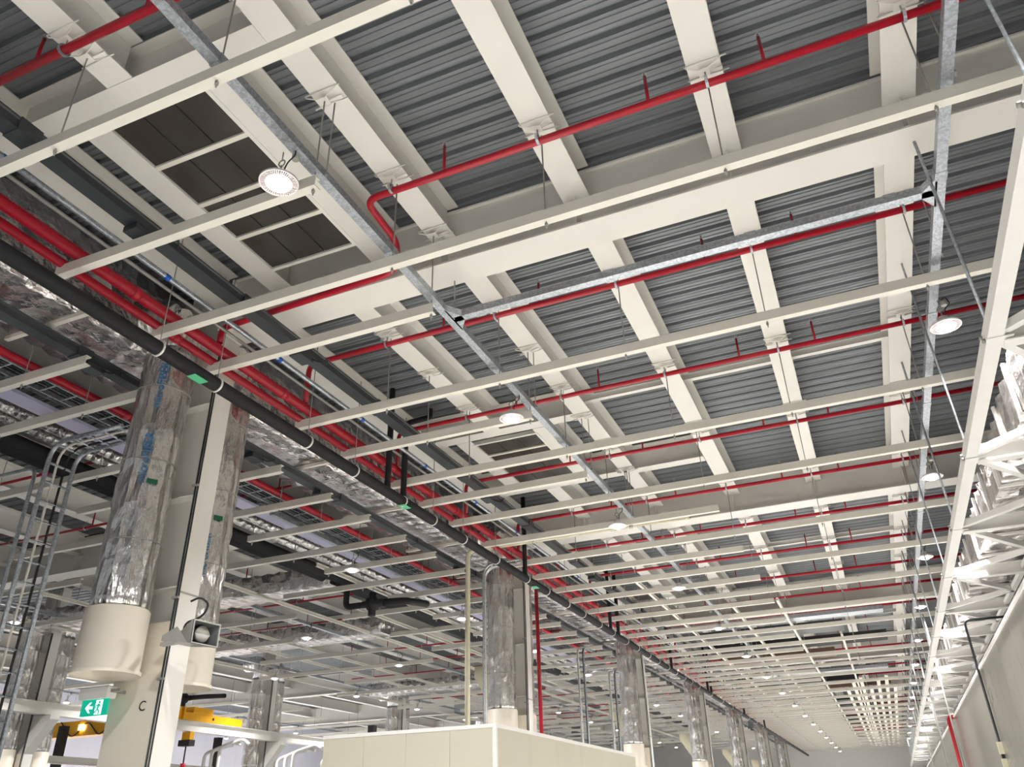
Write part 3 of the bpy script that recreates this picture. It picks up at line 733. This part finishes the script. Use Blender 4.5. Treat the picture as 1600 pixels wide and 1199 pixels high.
# process pipework and dark posts standing low at the far left
for i, (x, y, h) in enumerate(((-24.0, 26.2, 4.25), (-21.1, 26.9, 3.95), (-19.6, 27.6, 3.9))):
    t = thing('process_pipework', f'white bent process pipes, {nth(i)} cluster left of the white room', 'pipework', (x, y, -G), 'white process pipework')
    for j in range(3):
        part('pipe', MB().path(fillet([(j * .35, 0, 0), (j * .35, 0, h + .1 * j), (j * .35 + .8, .3, h + .25 + .1 * j), (j * .35 + 1.1, .3, h + .25)], .2), .06, 8), 'white', t)
    part('valve', MB().box(-.12, .12, -.12, .12, 2.4, 2.7), 'tray', t)
for i, (x, y) in enumerate(((-26.0, 21.4), (-24.7, 27.6), (-17.4, 27.5))):
    solo('dark_post', MB().box(-.12, .12, -.12, .12, 0, 4.95), 'ink', f'dark steel post low in the far left bay, {nth(i)} from the left', 'post', (x, y, -G), 'dark posts in the left bay')
runner(-24.6, 17.2, 27.3, 2.05, 'pale lower rail below the yellow crane bridge', None, .25, .22, 'cream', 'rail', 'lower_rail')
for i, (x, y, z) in enumerate(((-11.25, 17.45, 5.0), (-25.3, 26.0, 4.7))):
    t = thing('pump_valve_set', f'black insulated valve set hanging in the left bay, {nth(i)} from the front', 'valve', (x, y, z), 'black insulated valve sets')
    part('valve_body', MB().path([(-.3, 0, 0), (-.12, 0, 0), (-.1, 0, 0), (.1, 0, 0), (.12, 0, 0), (.35, 0, 0)], .14, 12, rf=lambda a, j: (.09, .09, .18, .18, .1, .1)[a]).path([(0, 0, -.3), (0, 0, .28)], .1, 10), 'black', t)
    part('pipe', MB().path(fillet([(-.35, 0, 0), (-.8, 0, 0), (-.8, 0, .5)], .15), .08, 10), 'black', t)
    part('pipe', MB().path(fillet([(.3, 0, 0), (.8, .3, .05), (.8, 1.4, .2)], .2), .09, 10), 'black', t)
    part('hanger_rod', MB().path([(0, 0, .15), (0, 0, (ZB, ZD + .05)[i] - z)], .01, 6), 'zinc', t)

# ------------------------------------------------------------------ right side: truss, foil duct, wall fittings
TX, TZ2 = 1.615, 3.6
t = thing('wall_truss', 'white horizontal bracing truss beside the right wall', 'truss', (TX, -2, TZ2))
part('chord', MB().box(-.065, .065, 0, 86, 0, .13), 'white', t)
part('inner_chord', MB().box(1.15, 1.23, 0, 86, .02, .1), 'white', t)
nodes = [1.36 + 2.9 * k for k in range(29)]
for k, yn in enumerate(nodes):
    part('strut', MB().prism(isect(.14, .2, .014, .01), 'x', .066, XR - TX - .01), 'white', t, loc=(0, yn + 2, -.04))
    a = (.06, yn + 2 + .08, .06); b = (1.19, yn + 2 + 1.72, .06); c = (.06, yn + 2 + 2.82, .06)
    part('diagonal', MB().bar(a, b, .08, .08), 'white', t); part('diagonal', MB().bar(c, b, .08, .08), 'white', t)
    part('node_plate', MB().box(-.07, .14, -.1, .1, -.012, -.002), 'white', t, loc=(0, yn + 2, 0))
    part('bolt', MB().path([(-.066, 0, .03), (-.09, 0, .03)], .02, 8).path([(-.066, .07, .1), (-.09, .07, .1)], .02, 8), 'zinc', t, loc=(0, yn + 2, 0))
for k, yn in enumerate(nodes[:27]):
    solo('tie_rod', MB().path([(0, 0, 0), (-.06, 0, ZB - TZ2 - .14)], .013 if k % 2 else .016, 8), 'galv', f'slim steel tie rod from the roof beam to the white truss, {nth(k)} from the camera', 'tie rod', (TX, yn, TZ2 + .13), 'tie rods holding the white truss')
dr = thing('foil_duct', 'foil-clad duct with white joint strips above the right wall truss', 'duct', (2.5, 8.6, 3.85))
part('wrapped_body', foil_box(-.35, .5, 0, 60, 0, .6, 5, 300, 4, .015, 9), 'foilduct', dr)
js = MB().box(-.38, -.345, -.03, .03, -.03, .63).box(-.38, .5, -.03, .03, -.035, .0).mesh('joint_strip', M['white'])
for k in range(44): put('joint_strip', js, dr, (0, .9 + 1.2 * k, 0))
t = thing('wall_conduit', 'dark grey conduit running down the right wall to a small ivory box', 'conduit', (WX - .04, 19.6, 1.2))
part('conduit', MB().path(fillet([(1.0, 0, 2.35), (0, 0, 2.35), (0, 0, 0)], .12), .025, 8), 'tray', t)
part('box', MB().box(-.05, .05, -.05, .05, -.22, 0), 'ivory', t); part('coupling', MB().box(-.03, .03, -.03, .03, -.3, -.22), 'ink', t); part('box', MB().box(-.05, .05, -.05, .05, -.5, -.3), 'ivory', t)
solo('wall_pipe', MB().path(fillet([(0, 0, 0), (0, 0, 4.2), (.42, 0, 4.2)], .16), .075, 12), 'red', 'red pipe elbowing down the face of the right wall', 'pipe', (1.95, 29.7, -G))
for i, (x, y, z1) in enumerate(((1.75, 26, 5.0), (1.78, 33, 5.2), (1.9, 36, 5.2), (1.75, 44, 5.2))):
    solo('drop_conduit', MB().path([(0, 0, 0), (0, 0, 6.0)], .022, 6), 'zinc', f'thin grey conduit dropping past the truss, {nth(i)} from the front', 'conduit', (x, y, -G + .6), 'thin drop conduits beside the right wall')
for i, y in enumerate((40, 52, 64, 76)):
    solo('galvanised_tray', MB().prism([(-.3, 0), (.3, 0), (.3, .12), (.29, .12), (.29, .01), (-.29, .01), (-.29, .12), (-.3, .12)], 'x', -6 + i, .8), 'galv', f'galvanised tray across the far ceiling, {nth(i)} from the front', 'cable tray', (0, y - 12, 5.62), 'galvanised trays across the far ceiling')

for i, y in enumerate((30.61, 33.31, 36.01, 41.41, 44.11, 46.81, 52.21, 54.91, 57.61, 63.01, 65.71, 68.41)):
    t = thing('service_duct', f'dark insulated service duct across the far ceiling, {nth(i)} from the front', 'duct', (-5.7, y, 5.8), 'dark service ducts across the far ceiling')
    part('body', MB().box(0, (5.2, 6.6, 4.6, 5.8)[i % 4], 0, 1.0, 0, .22), ('tray', 'black', 'brown')[i % 3], t)
    for xx in (.5, 2.27, 4.05):
        part('hanger_rod', MB().path([(xx, .5, .2), (xx, .5, ZD - 5.8)], .01, 6), 'zinc', t)
